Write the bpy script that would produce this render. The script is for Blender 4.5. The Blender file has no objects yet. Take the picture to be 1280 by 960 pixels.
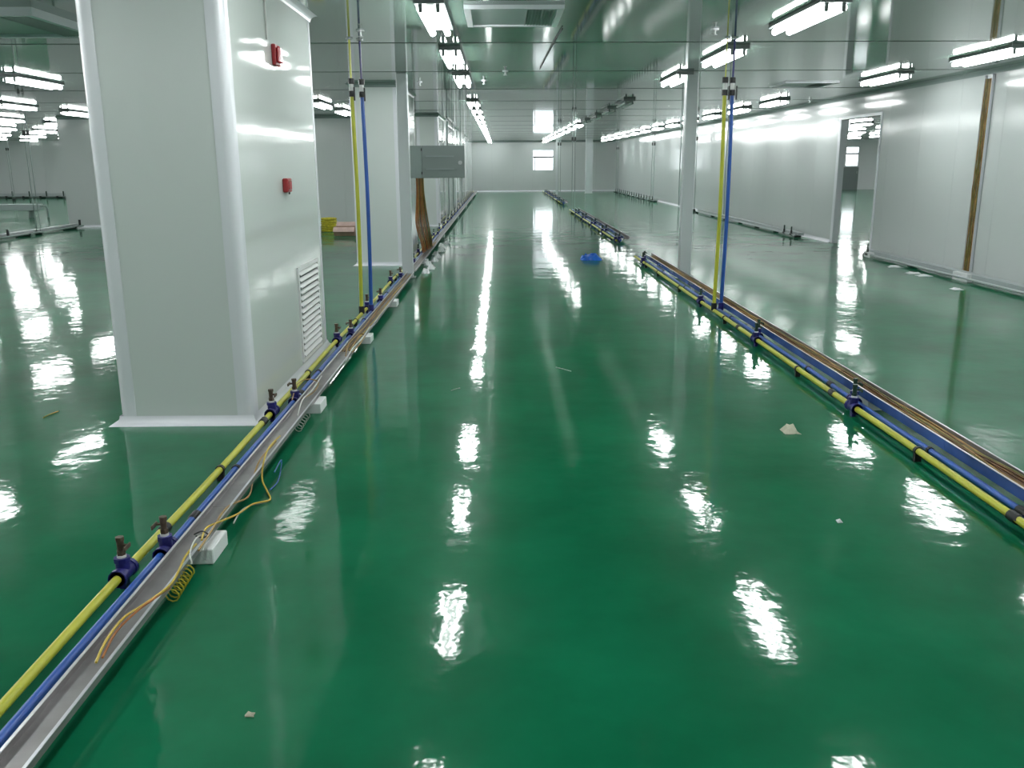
import bpy, bmesh, math, random
from mathutils import Vector, Matrix
random.seed(7)
sc = bpy.context.scene
C = sc.collection
PI = math.pi
H = 2.80            # ceiling height, metres
EYE = 1.6
# ------------------------------------------------------------------ camera
FPX = 1110.5
AR = Vector((0.99989263, -0.01375927, -0.00503993))
AU = Vector((0.00821245, 0.24134999, 0.97040339))
AF = Vector((0.01213566, 0.97034059, -0.24143708))
cd = bpy.data.cameras.new('camera'); cam = bpy.data.objects.new('camera', cd); C.objects.link(cam)
cd.sensor_width = 36; cd.lens = FPX / 1280 * 36; cd.clip_start = .05; cd.clip_end = 300
M = Matrix((AR, AU, -AF)).transposed().to_4x4(); M.translation = (0, 0, EYE)
cam.matrix_world = M
sc.camera = cam
# ------------------------------------------------------------------ world (overcast daylight outside the windows) and exposure
w = bpy.data.worlds.new('world'); sc.world = w; w.use_nodes = True
bgn = w.node_tree.nodes['Background']; bgn.inputs[0].default_value = (.93, .97, 1, 1); bgn.inputs[1].default_value = 4.5
sc.view_settings.view_transform = 'Standard'; sc.view_settings.look = 'None'
sc.view_settings.gamma = 1; sc.view_settings.use_curve_mapping = False
sc.view_settings.exposure = 0.0
TUBE = 34.0         # radiance of a lit tube

def P(x, y, z=0.0):
    """photo pixel -> point on the horizontal plane at height z"""
    d = AR * ((x - 640) / FPX) - AU * ((y - 480) / FPX) + AF
    t = (z - EYE) / d.z
    return Vector((d.x * t, d.y * t, z))
def in_view(x, y, z):
    d = Vector((x, y, z - EYE)); f = d.dot(AF)
    if f < .2: return False
    u = 640 + FPX * d.dot(AR) / f; v = 480 - FPX * d.dot(AU) / f
    return -20 < u < 1300 and -10 < v < 970

# ------------------------------------------------------------------ materials
MAT = {}
def mat(name, col, rough=.5, metal=0, spec=.5, vary=0, scale=5, bump=0, bscale=30, coat=0, stretch=None):
    m = bpy.data.materials.new(name); m.use_nodes = True; nt = m.node_tree; b = nt.nodes['Principled BSDF']
    b.inputs['Base Color'].default_value = (*col, 1); b.inputs['Roughness'].default_value = rough
    b.inputs['Metallic'].default_value = metal; b.inputs['Specular IOR Level'].default_value = spec
    b.inputs['Coat Weight'].default_value = coat; b.inputs['Coat Roughness'].default_value = .05
    tc = nt.nodes.new('ShaderNodeTexCoord'); src = tc.outputs['Object']
    if stretch:
        mp = nt.nodes.new('ShaderNodeMapping'); mp.inputs['Scale'].default_value = stretch
        nt.links.new(src, mp.inputs[0]); src = mp.outputs[0]
    if vary:
        n = nt.nodes.new('ShaderNodeTexNoise'); n.inputs['Scale'].default_value = scale; n.inputs['Detail'].default_value = 4
        r = nt.nodes.new('ShaderNodeValToRGB')
        r.color_ramp.elements[0].position = .3; r.color_ramp.elements[1].position = .7
        r.color_ramp.elements[0].color = (*[c * (1 - vary) for c in col], 1)
        r.color_ramp.elements[1].color = (*[min(1, c * (1 + vary)) for c in col], 1)
        nt.links.new(src, n.inputs['Vector']); nt.links.new(n.outputs[0], r.inputs[0]); nt.links.new(r.outputs[0], b.inputs['Base Color'])
    if bump:
        n2 = nt.nodes.new('ShaderNodeTexNoise'); n2.inputs['Scale'].default_value = bscale; n2.inputs['Detail'].default_value = 2
        bp = nt.nodes.new('ShaderNodeBump'); bp.inputs['Distance'].default_value = bump; bp.inputs['Strength'].default_value = 1
        nt.links.new(src, n2.inputs['Vector']); nt.links.new(n2.outputs[0], bp.inputs['Height']); nt.links.new(bp.outputs[0], b.inputs['Normal'])
    MAT[name] = m
    return m
def emis(name, col, s):
    m = bpy.data.materials.new(name); m.use_nodes = True; nt = m.node_tree; nt.nodes.clear()
    e = nt.nodes.new('ShaderNodeEmission'); e.inputs[0].default_value = (*col, 1); e.inputs[1].default_value = s
    o = nt.nodes.new('ShaderNodeOutputMaterial'); nt.links.new(e.outputs[0], o.inputs[0]); MAT[name] = m
def glass(name):
    m = bpy.data.materials.new(name); m.use_nodes = True; nt = m.node_tree; nt.nodes.clear()
    t = nt.nodes.new('ShaderNodeBsdfTransparent'); t.inputs[0].default_value = (.96, .98, .98, 1)
    g = nt.nodes.new('ShaderNodeBsdfGlossy'); g.inputs['Roughness'].default_value = .02
    f = nt.nodes.new('ShaderNodeFresnel'); f.inputs[0].default_value = 1.45
    x = nt.nodes.new('ShaderNodeMixShader'); o = nt.nodes.new('ShaderNodeOutputMaterial')
    nt.links.new(f.outputs[0], x.inputs[0]); nt.links.new(t.outputs[0], x.inputs[1]); nt.links.new(g.outputs[0], x.inputs[2]); nt.links.new(x.outputs[0], o.inputs[0])
    MAT[name] = m
def floor_mat():
    m = mat('epoxy', (.010, .155, .078), rough=.30, spec=.014, coat=.64)
    nt = m.node_tree; b = nt.nodes['Principled BSDF']; b.inputs['Coat Roughness'].default_value = .055; b.inputs['Coat IOR'].default_value = 1.5
    tc = nt.nodes.new('ShaderNodeTexCoord')
    def noise(s, d, rgh=.5):
        n = nt.nodes.new('ShaderNodeTexNoise'); n.inputs['Scale'].default_value = s; n.inputs['Detail'].default_value = d; n.inputs['Roughness'].default_value = rgh
        nt.links.new(tc.outputs['Object'], n.inputs['Vector']); return n
    a = noise(1.1, 5, .6)
    r = nt.nodes.new('ShaderNodeValToRGB'); r.color_ramp.elements[0].position = .3; r.color_ramp.elements[1].position = .72
    r.color_ramp.elements[0].color = (.003, .096, .041, 1); r.color_ramp.elements[1].color = (.006, .164, .074, 1)
    nt.links.new(a.outputs[0], r.inputs[0]); nt.links.new(r.outputs[0], b.inputs['Base Color'])
    # trowel waves and orange peel of the poured coat
    h1 = noise(1.7, 1); h2 = noise(7, 1); h3 = noise(26, 1)
    def bump(h, dist, prev):
        bp = nt.nodes.new('ShaderNodeBump'); bp.inputs['Distance'].default_value = dist; bp.inputs['Strength'].default_value = 1
        nt.links.new(h.outputs[0], bp.inputs['Height'])
        if prev: nt.links.new(prev.outputs[0], bp.inputs['Normal'])
        return bp
    x = bump(h1, .0034, None); x = bump(h2, .0014, x); x = bump(h3, .00036, x)
    nt.links.new(x.outputs[0], b.inputs['Normal']); nt.links.new(x.outputs[0], b.inputs['Coat Normal'])
floor_mat()
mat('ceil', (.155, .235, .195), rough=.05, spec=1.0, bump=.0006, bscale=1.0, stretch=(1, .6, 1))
mat('joint', (.12, .14, .135), rough=.5)
mat('ceil_core', (.10, .11, .10), rough=.8)
mat('panel', (.585, .615, .615), rough=.12, spec=.3, bump=.0010, bscale=1.5, stretch=(1, 1, .35))
mat('panel_white', (.82, .83, .85), rough=.3)
mat('panel_core', (.40, .42, .42), rough=.7)
mat('clad', (.66, .70, .69), rough=.34, bump=.0008, bscale=2)
mat('clad_side', (.62, .655, .64), rough=.06, spec=.35, bump=.0004, bscale=2.5)
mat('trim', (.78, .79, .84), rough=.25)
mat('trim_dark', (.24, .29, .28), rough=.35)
mat('steel', (.40, .42, .42), rough=.4, metal=.6)
mat('post', (.55, .58, .60), rough=.3)
mat('tray', (.85, .86, .86), rough=.35)
mat('tray_dark', (.20, .22, .22), rough=.4, metal=.3)
emis('tube_lit', (.96, 1, .985), TUBE)
mat('tube_off', (.75, .78, .78), rough=.2)
mat('yellow', (.50, .50, .045), rough=.33, vary=.08, scale=6)
mat('blue', (.025, .10, .42), rough=.3, vary=.1, scale=6)
mat('navy', (.018, .018, .15), rough=.4, vary=.2, scale=30)
mat('bronze', (.14, .10, .075), rough=.45, metal=.6, vary=.3, scale=40)
mat('valve_green', (.02, .05, .035), rough=.4, vary=.2, scale=40)
mat('black', (.012, .013, .015), rough=.45)
mat('white', (.78, .78, .78), rough=.45)
mat('galv', (.30, .285, .29), rough=.38, metal=.55, vary=.15, scale=8)
mat('galv_lip', (.66, .66, .70), rough=.3, metal=.4)
mat('film', (.05, .11, .33), rough=.18, vary=.3, scale=3)
mat('foam', (.80, .81, .82), rough=.75, bump=.001, bscale=120)
mat('wire_brown', (.16, .075, .03), rough=.5, vary=.4, scale=9)
mat('wire_tan', (.36, .22, .07), rough=.5, vary=.3, scale=9)
mat('wire_yellow', (.60, .42, .05), rough=.4)
mat('wire_orange', (.42, .15, .035), rough=.45, vary=.25, scale=9)
mat('wire_white', (.6, .6, .58), rough=.4)
mat('wire_olive', (.15, .14, .03), rough=.5, vary=.4, scale=12)
mat('red', (.32, .015, .02), rough=.35)
mat('red_lens', (.45, .02, .03), rough=.1)
mat('cabinet', (.20, .245, .235), rough=.4, vary=.04, scale=4)
mat('cabinet_in', (.15, .18, .175), rough=.45)
mat('cardboard', (.33, .21, .15), rough=.8, vary=.12, scale=9)
mat('pinkboard', (.50, .36, .32), rough=.8, vary=.1, scale=9)
mat('junk_yellow', (.50, .43, .03), rough=.5, vary=.3, scale=20)
mat('bag_blue', (.02, .13, .55), rough=.35)
mat('paper', (.55, .53, .42), rough=.8)
mat('plastic', (.72, .75, .76), rough=.25)
mat('grille', (.34, .37, .37), rough=.5)
mat('door_grey', (.20, .23, .23), rough=.4)
mat('tint', (.07, .11, .09), rough=.08)
mat('duct', (.42, .46, .47), rough=.4)
glass('glass')

# ------------------------------------------------------------------ mesh helpers
class MB:
    def __init__(s): s.v = []; s.f = []
    def add(s, vs, fs):
        k = len(s.v); s.v += [Vector(v) for v in vs]; s.f += [[i + k for i in f] for f in fs]; return s
    def box(s, x0, x1, y0, y1, z0, z1, bev=0.0):
        if bev <= 0:
            return s.add([(x0,y0,z0),(x1,y0,z0),(x1,y1,z0),(x0,y1,z0),(x0,y0,z1),(x1,y0,z1),(x1,y1,z1),(x0,y1,z1)],
                         [(0,3,2,1),(4,5,6,7),(0,1,5,4),(1,2,6,5),(2,3,7,6),(3,0,4,7)])
        bm = bmesh.new(); bmesh.ops.create_cube(bm, size=1)
        for v in bm.verts: v.co = Vector(((x0+x1)/2 + v.co.x*(x1-x0), (y0+y1)/2 + v.co.y*(y1-y0), (z0+z1)/2 + v.co.z*(z1-z0)))
        bmesh.ops.bevel(bm, geom=bm.edges[:], offset=bev, segments=1, affect='EDGES')
        bm.verts.index_update(); s.add([v.co.copy() for v in bm.verts], [[v.index for v in f.verts] for f in bm.faces]); bm.free(); return s
    def tube(s, pts, r, n=8, caps=True):
        pts = [Vector(p) for p in pts]; rr = r if isinstance(r, (list, tuple)) else [r] * len(pts)
        k = len(s.v); up = None
        for i, p in enumerate(pts):
            d = (pts[min(i+1, len(pts)-1)] - pts[max(i-1, 0)])
            if d.length < 1e-9: d = Vector((0, 0, 1))
            d.normalize()
            if up is None: up = Vector((0, 0, 1)) if abs(d.z) < .9 else Vector((1, 0, 0))
            a = up - d * up.dot(d)
            if a.length < 1e-4: a = d.orthogonal()
            a.normalize(); b = d.cross(a); up = a
            for j in range(n):
                t = 2 * PI * j / n; s.v.append(p + (a * math.cos(t) + b * math.sin(t)) * rr[i])
        for i in range(len(pts) - 1):
            for j in range(n):
                a0 = k + i*n + j; a1 = k + i*n + (j+1) % n; s.f.append([a0, a1, a1 + n, a0 + n])
        if caps:
            s.f.append([k + j for j in range(n)][::-1]); e = k + (len(pts)-1)*n; s.f.append([e + j for j in range(n)])
        return s
    def prism(s, poly, axis, a0, a1):
        """poly: 2-D outline, extruded along axis between a0 and a1"""
        n = len(poly); o = []
        for a in (a0, a1):
            for (u, v) in poly: o.append({'x': (a, u, v), 'y': (u, a, v), 'z': (u, v, a)}[axis])
        fs = [[i, (i+1) % n, n + (i+1) % n, n + i] for i in range(n)] + [list(range(n))[::-1], list(range(n, 2*n))]
        return s.add(o, fs)
    def build(s, name, m, parent=None, smooth=False):
        me = bpy.data.meshes.new(name)
        off = Vector(parent_world(parent)) if parent else Vector((0, 0, 0))
        me.from_pydata([tuple(v - off) for v in s.v], [], s.f)
        bm = bmesh.new(); bm.from_mesh(me); bmesh.ops.recalc_face_normals(bm, faces=bm.faces[:]); bm.to_mesh(me); bm.free()
        me.materials.append(MAT[m]); me.update()
        if smooth:
            me.polygons.foreach_set('use_smooth', [True] * len(me.polygons))
            me.set_sharp_from_angle(angle=math.radians(40))
        o = bpy.data.objects.new(name, me); C.objects.link(o)
        if parent: o.parent = parent
        return o
def parent_world(p):
    v = Vector((0, 0, 0))
    while p: v = v + p.location; p = p.parent
    return v
def tag(o, label=None, cat=None, group=None, kind=None):
    if label: o['label'] = label
    if cat: o['category'] = cat
    if group: o['group'] = group
    if kind: o['kind'] = kind
    return o
def thing(name, label, cat, loc=(0, 0, 0), group=None):
    o = bpy.data.objects.new(name, None); o.empty_display_size = .1; C.objects.link(o); o.location = loc
    return tag(o, label, cat, group)
def copy_tree(o, parent=None):
    c = o.copy(); C.objects.link(c); c.parent = parent
    for ch in list(o.children): copy_tree(ch, c)
    return c
def struct(o): o['kind'] = 'structure'; return o
ORD = ['nearest', 'second', 'third', 'fourth', 'fifth', 'sixth', 'seventh', 'eighth', 'ninth', 'tenth', 'eleventh', 'twelfth', 'thirteenth',
       'fourteenth', 'fifteenth', 'sixteenth', 'seventeenth', 'eighteenth']
def spline(pts, n=8):
    pts = [Vector(p) for p in pts]; q = [pts[0]] + pts + [pts[-1]]; out = []
    for i in range(1, len(q) - 2):
        for k in range(n):
            t = k / n; p0, p1, p2, p3 = q[i-1], q[i], q[i+1], q[i+2]
            out.append(.5 * ((2*p1) + (p2-p0)*t + (2*p0-5*p1+4*p2-p3)*t*t + (3*p1-p0-3*p2+p3)*t**3))
    out.append(pts[-1]); return out

# ------------------------------------------------------------------ the room shell
XR, YF, YB, XL, XRR, YLB, YBLK, XBLK = 6.70, 52.6, -8.0, -28.0, 24.0, 46.6, 24.0, -11.4
XC = -1.55
struct(MB().box(XL, XRR, YB, YF + .1, -.12, 0).build('floor', 'epoxy'))
ceil = struct(MB().box(XL, XRR, YB, YF + .1, H + .035, H + .14).build('ceiling', 'ceil_core'))
seams = [9.7 + 2.95 * k for k in range(-6, 15)]
edges = [YB] + [s for s in seams if YB + .5 < s < YF - .3] + [YF]
for a, b in zip(edges[:-1], edges[1:]):
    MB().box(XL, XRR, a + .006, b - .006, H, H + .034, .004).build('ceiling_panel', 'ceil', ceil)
    if b < YF - .1: MB().prism([(b - .02, H), (b - .014, H - .003), (b + .014, H - .003), (b + .02, H)], 'x', XL, XRR).build('joint_strip', 'joint', ceil)

def wall_y(name, y, x0, x1, facing, holes=(), pw=1.18, panels=True, thick=.08, pm='panel'):
    """a wall in the plane y; facing = -1 looks towards -Y. holes: (x0,x1,z0,z1)"""
    i = .012 if panels else 0
    yb0, yb1 = (y + i, y + thick) if facing < 0 else (y - thick, y - i)
    yp0, yp1 = (y, y + .012) if facing < 0 else (y - .012, y)
    core = MB(); xs = [x0]
    for h in sorted(holes):
        core.box(xs[-1], h[0], yb0, yb1, 0, H); core.box(h[0], h[1], yb0, yb1, h[3], H)
        if h[2] > 0: core.box(h[0], h[1], yb0, yb1, 0, h[2])
        xs.append(h[1])
    core.box(xs[-1], x1, yb0, yb1, 0, H)
    root = struct(core.build(name, 'panel_core'))
    if panels:
        cuts = [x0]; n = max(1, round((x1 - x0) / pw))
        cuts = [x0 + (x1 - x0) * i / n for i in range(n + 1)]
        for h in holes: cuts += [h[0], h[1]]
        cuts = sorted(cuts)
        for a, b in zip(cuts[:-1], cuts[1:]):
            if b - a < .03: continue
            m = (a + b) / 2; hs = [h for h in holes if h[0] < m < h[1]]
            segs = [(0.002, H - .002)] if not hs else ([(.002, hs[0][2] - .001)] if hs[0][2] > 0 else []) + [(hs[0][3] + .001, H - .002)]
            for z0, z1 in segs: MB().box(a + .002, b - .002, yp0, yp1, z0, z1).build('wall_panel', pm, root)
    return root
def wall_x(name, x, y0, y1, facing, holes=(), pw=1.18, panels=True, thick=.08):
    """a wall in the plane x; facing = -1 looks towards -X. holes: (y0,y1,z0,z1)"""
    i = .012 if panels else 0
    xb0, xb1 = (x + i, x + thick) if facing < 0 else (x - thick, x - i)
    xp0, xp1 = (x, x + .012) if facing < 0 else (x - .012, x)
    core = MB(); ys = [y0]
    for h in sorted(holes):
        core.box(xb0, xb1, ys[-1], h[0], 0, H); core.box(xb0, xb1, h[0], h[1], h[3], H); ys.append(h[1])
        if h[2] > 0: core.box(xb0, xb1, h[0], h[1], 0, h[2])
    core.box(xb0, xb1, ys[-1], y1, 0, H)
    root = struct(core.build(name, 'panel_core' if panels else 'panel'))
    if panels:
        n = max(1, round((y1 - y0) / pw)); cuts = [y0 + (y1 - y0) * i / n for i in range(n + 1)]
        for h in holes:
            cuts = [c for c in cuts if abs(c - h[0]) > .25 and abs(c - h[1]) > .25] + [h[0], h[1]]
        cuts = sorted(cuts)
        for a, b in zip(cuts[:-1], cuts[1:]):
            m = (a + b) / 2; hs = [h for h in holes if h[0] < m < h[1]]
            segs = [(.002, H - .002)] if not hs else ([(.002, hs[0][2])] if hs[0][2] > 0 else []) + [(hs[0][3] + .001, H - .002)]
            for z0, z1 in segs: MB().box(xp0, xp1, a + .002, b - .002, z0, z1).build('wall_panel', 'panel', root)
    return root
DY0, DY1, DZ = 16.1, 18.0, 2.38
WX0, WX1, WZ0, WZ1 = 1.90, 3.12, 1.16, 2.33
RX0, RX1, RZ0, RZ1 = 19.95, 20.75, 1.30, 2.43
wall_x('wall_right', XR, YB, YF, -1, [(DY0, DY1, 0, DZ)])
wall_y('wall_far', YF, XC - .08, XR + .08, -1, [(WX0, WX1, WZ0, WZ1)])
wall_y('wall_right_room_far', YF, XR + .08, XRR, -1, [(RX0, RX1, RZ0, RZ1)], pw=1.6, pm='panel_white')
wall_y('wall_left', YBLK, XBLK, XC - .08, -1)
wall_x('wall_left_aisle', XC, YBLK, YF, 1)
wall_x('wall_left_block_side', XBLK, YBLK + .081, YLB, -1, panels=False)
wall_y('wall_left_far', YLB, XL, XBLK, -1, pw=1.6)
wall_x('wall_left_outer', XL, YB, YLB + .08, 1, panels=False)
wall_y('wall_back', YB, XL, XRR, 1, panels=False)
wall_x('wall_right_room_side', XRR, YB, YF, -1, panels=False)

# coving where panels meet ceiling and floor
tn = [0]
def trim(mb, m): tn[0] += 1; return struct(mb.build('trim_%d' % tn[0], m, smooth=True))
def cove_x(xw, y0, y1, zc, s, sx, m):      # quarter-round along Y; s=-1 at ceiling, +1 at floor; sx: side of the wall
    r = .06; poly = [(xw, zc), (xw + sx * r, zc)] + [(xw + sx * r * (1 - math.sin(a)), zc + s * r * (1 - math.cos(a))) for a in [PI/2 * i / 5 for i in range(1, 5)]] + [(xw, zc + s * r)]
    return trim(MB().prism(poly, 'y', y0, y1), m)
def cove_y(yw, x0, x1, zc, s, sy, m):
    r = .06; poly = [(yw, zc), (yw + sy * r, zc)] + [(yw + sy * r * (1 - math.sin(a)), zc + s * r * (1 - math.cos(a))) for a in [PI/2 * i / 5 for i in range(1, 5)]] + [(yw, zc + s * r)]
    return trim(MB().prism(poly, 'x', x0, x1), m)
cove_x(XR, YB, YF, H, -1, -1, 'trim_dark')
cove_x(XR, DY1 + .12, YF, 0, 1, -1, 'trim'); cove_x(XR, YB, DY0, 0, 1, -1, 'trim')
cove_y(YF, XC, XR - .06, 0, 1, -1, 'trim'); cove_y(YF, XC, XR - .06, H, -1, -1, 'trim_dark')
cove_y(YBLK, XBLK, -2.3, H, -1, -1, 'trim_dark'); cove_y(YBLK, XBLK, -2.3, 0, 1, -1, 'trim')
cove_x(XC, YBLK + 2.3, YF - .06, 0, 1, 1, 'trim')

# door opening in the right wall: jamb frame
d = struct(MB().box(XR - .02, XR + .10, DY1 - .04, DY1 + .10, 0, DZ + .06, .006).build('door_1', 'trim'))
MB().box(XR - .02, XR + .10, DY0 - .02, DY0 + .03, 0, DZ + .06, .006).build('jamb', 'trim', d)
MB().box(XR - .02, XR + .10, DY0 + .03, DY1 - .04, DZ, DZ + .06, .006).build('lintel', 'trim', d)
# windows
def window(name, x0, x1, z0, z1, y, transom, mull=None):
    f = .05; g = MB()
    g.box(x0, x1, y, y + .07, z0, z0 + f).box(x0, x1, y, y + .07, z1 - f, z1).box(x0, x0 + f, y, y + .07, z0 + f, z1 - f).box(x1 - f, x1, y, y + .07, z0 + f, z1 - f)
    o = struct(g.build(name, 'trim'))
    MB().box(x0 + f, x1 - f, y + .01, y + .06, transom - .045, transom + .045).build('transom', 'black', o)
    if mull: MB().box(mull - .025, mull + .025, y + .01, y + .06, z0 + f, transom - .045).build('mullion', 'black', o)
    MB().box(x0 + f, x1 - f, y + .03, y + .036, z0 + f, transom - .045).build('pane', 'glass', o)
    MB().box(x0 + f, x1 - f, y + .03, y + .036, transom + .045, z1 - f).build('pane', 'glass', o)
window('window_1', WX0, WX1, WZ0, WZ1, YF + .01, 1.92, WX0 + .13)
window('window_2', RX0, RX1, RZ0, RZ1, YF + .01, 2.02)
d2 = struct(MB().box(RX0 - .05, RX1 + .02, YF - .03, YF, 0, RZ0 - .03, .004).build('door_2', 'door_grey'))
MB().box(RX1 - .1, RX1 - .05, YF - .07, YF - .03, .9, 1.05, .004).build('handle', 'steel', d2)
# tinted glazed partition in the aisle's left wall
wn = struct(MB().box(XC, XC + .03, 27.0, 31.2, 2.02, 2.72, .004).build('window_3', 'steel'))
for k in range(3):
    MB().box(XC + .03, XC + .036, 27.08 + 1.38 * k, 28.36 + 1.38 * k, 2.08, 2.66).build('pane', 'tint', wn)

# ------------------------------------------------------------------ ceiling lights
def make_light(lit):
    L, W = 1.36, .205; z = H
    r = thing('ceiling_light', 'x', 'ceiling light', (0, 0, z))
    t = MB(); t.prism([(-W/2, z), (W/2, z), (W/2 + .012, z - .020), (W/2 + .012, z - .034), (W/2, z - .034), (W/2 - .03, z - .026), (-W/2 + .03, z - .026), (-W/2, z - .034), (-W/2 - .012, z - .034), (-W/2 - .012, z - .020)], 'y', -L/2, L/2)
    t.build('tray', 'tray_dark', r)
    MB().prism([(-W/2 + .028, z - .0265), (W/2 - .028, z - .0265), (.03, z - .044), (-.03, z - .044)], 'y', -L/2 + .04, L/2 - .04).build('reflector', 'tray', r)
    for s in (-1, 1):
        MB().box(-W/2 - .014, W/2 + .014, s*L/2 - .014, s*L/2 + .014, z - .040, z, .003).build('end_cap', 'tray_dark', r)
        MB().tube([(s*.066, -L/2 + .03, z - .070), (s*.066, L/2 - .03, z - .070)], .028, 8).build('tube', 'tube_lit' if lit else 'tube_off', r, True)
        for e in (-1, 1):
            MB().box(s*.066 - .016, s*.066 + .016, e*(L/2 - .03) - .010, e*(L/2 - .03) + .010, z - .098, z - .024, .003).build('lampholder', 'tray_dark', r)
    return r
lit0 = make_light(True); off0 = make_light(False); used = {True: False, False: False}
def light(x, y, lit, label, group):
    src = lit0 if lit else off0
    o = src if not used[lit] else copy_tree(src)
    used[lit] = True; o.location = (x, y, H); tag(o, label, None, group)
YS = [-.55, 2.25, 5.05, 7.83, 10.65, 13.45] + [18.8 + 2.72 * k for k in range(13)]
rows = {-.52: 'left aisle row', 2.55: 'row over the right pipe run', 5.58: 'row beside the right wall',
        -3.58: 'row behind the columns', -6.64: 'row over the left bay', -9.7: 'second row over the left bay', -12.76: 'third row over the left bay'}
for x, rn in rows.items():
    n = 0; nu = 0
    for y in YS:
        if x < -1 and (y > 23.5 and x > XBLK): continue
        if y > 45 and x < XBLK: continue
        if y > 51.5: continue
        if x == -3.58 and abs(y - 7.83) < .1: continue
        lit = not (x == 2.55 and 18 < y < 27.5)
        if x > 5 and y > 50: continue
        if in_view(x, y, H):
            if lit:
                lab = 'lit twin-tube ceiling light, %s from camera in the %s' % (ORD[n], rn) if n else 'lit twin-tube ceiling light nearest the camera in the %s' % rn; n += 1
            else:
                lab = 'dark unlit ceiling light, %s of the unlit ones over the right pipe run' % ORD[nu]; nu += 1
            grp = 'ceiling lights'
        else: lab, grp = 'twin-tube ceiling light behind or above the photographer', 'ceiling lights out of view'
        light(x, y, lit, lab, grp)
for i, x in enumerate((-15.82, -18.88, -21.94, -25.0)):
    n = 0
    for y in YS:
        if not (26 < y < 45): continue
        light(x, y, True, 'small distant lit ceiling light in the far left bay, row %s' % ['nearest the column', 'two', 'three', 'four'][i] + ', %s' % ORD[n], 'ceiling lights'); n += 1
for i, x in enumerate((8.64, 11.7, 14.76, 17.82, 20.88)):
    for n, y in enumerate([yy for yy in YS if 13 < yy < 51]):
        if x > 12 and y < 25: continue
        light(x, y, True, 'lit ceiling light beyond the doorway, %s row from the wall, %s along' % (ORD[i], ORD[n]), 'ceiling lights beyond the doorway')

# ceiling air diffusers, sprinklers
def diffuser(x0, x1, y0, y1, drop, label):
    t = thing('ceiling_diffuser', label, 'air vent', ((x0+x1)/2, (y0+y1)/2, H), 'ceiling air diffusers')
    f = .05; g = MB()
    g.box(x0, x1, y0, y0 + f, H - drop, H).box(x0, x1, y1 - f, y1, H - drop, H).box(x0, x0 + f, y0 + f, y1 - f, H - drop, H).box(x1 - f, x1, y0 + f, y1 - f, H - drop, H)
    g.build('frame', 'trim', t)
    MB().box(x0 + f, x1 - f, y0 + f, y1 - f, H - drop * .55, H).build('plate', 'duct', t)
    n = 9
    for k in range(n):
        xx = x1 - f - .02 - k * .026
        MB().add([(xx, y0 + f + .04, H - drop * .55), (xx - .016, y0 + f + .04, H - drop), (xx - .012, y0 + f + .04, H - drop), (xx + .004, y0 + f + .04, H - drop * .55),
                  (xx, y1 - f - .04, H - drop * .55), (xx - .016, y1 - f - .04, H - drop), (xx - .012, y1 - f - .04, H - drop), (xx + .004, y1 - f - .04, H - drop * .55)],
                 [(0,1,2,3),(4,5,6,7),(0,1,5,4),(1,2,6,5),(2,3,7,6),(3,0,4,7)]).build('slat', 'grille', t)
diffuser(-.27, .52, 7.45, 8.42, .03, 'square air diffuser in the ceiling right of the nearest aisle light')
diffuser(-4.7, -3.64, 7.48, 8.75, .065, 'boxed ceiling diffuser at top left beside the big column')
diffuser(4.45, 5.30, 14.45, 15.3, .02, 'flat grey diffuser on the ceiling near the doorway')
for x, y, lab in [(-1.28, 8.8, 'above the left riser hoses'), (.09, 12.59, 'over the middle of the aisle'), (-.22, 13.99, 'beside the third aisle light'),
                  (2.01, 8.77, 'by the right riser hoses'), (-1.2, 14.2, 'in front of the second column'), (6.25, 18.6, 'close to the doorway top')]:
    t = thing('sprinkler_head', 'small sprinkler head on the ceiling ' + lab, 'sprinkler', (x, y, H), 'ceiling sprinklers')
    MB().tube([(x, y, H), (x, y, H - .012)], .04, 14).build('rosette', 'trim', t, True)
    MB().tube([(x, y, H - .012), (x, y, H - .05)], .012, 8).build('stem', 'steel', t, True)
    MB().tube([(x, y, H - .05), (x, y, H - .056)], .026, 12).build('deflector', 'steel', t, True)

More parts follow.
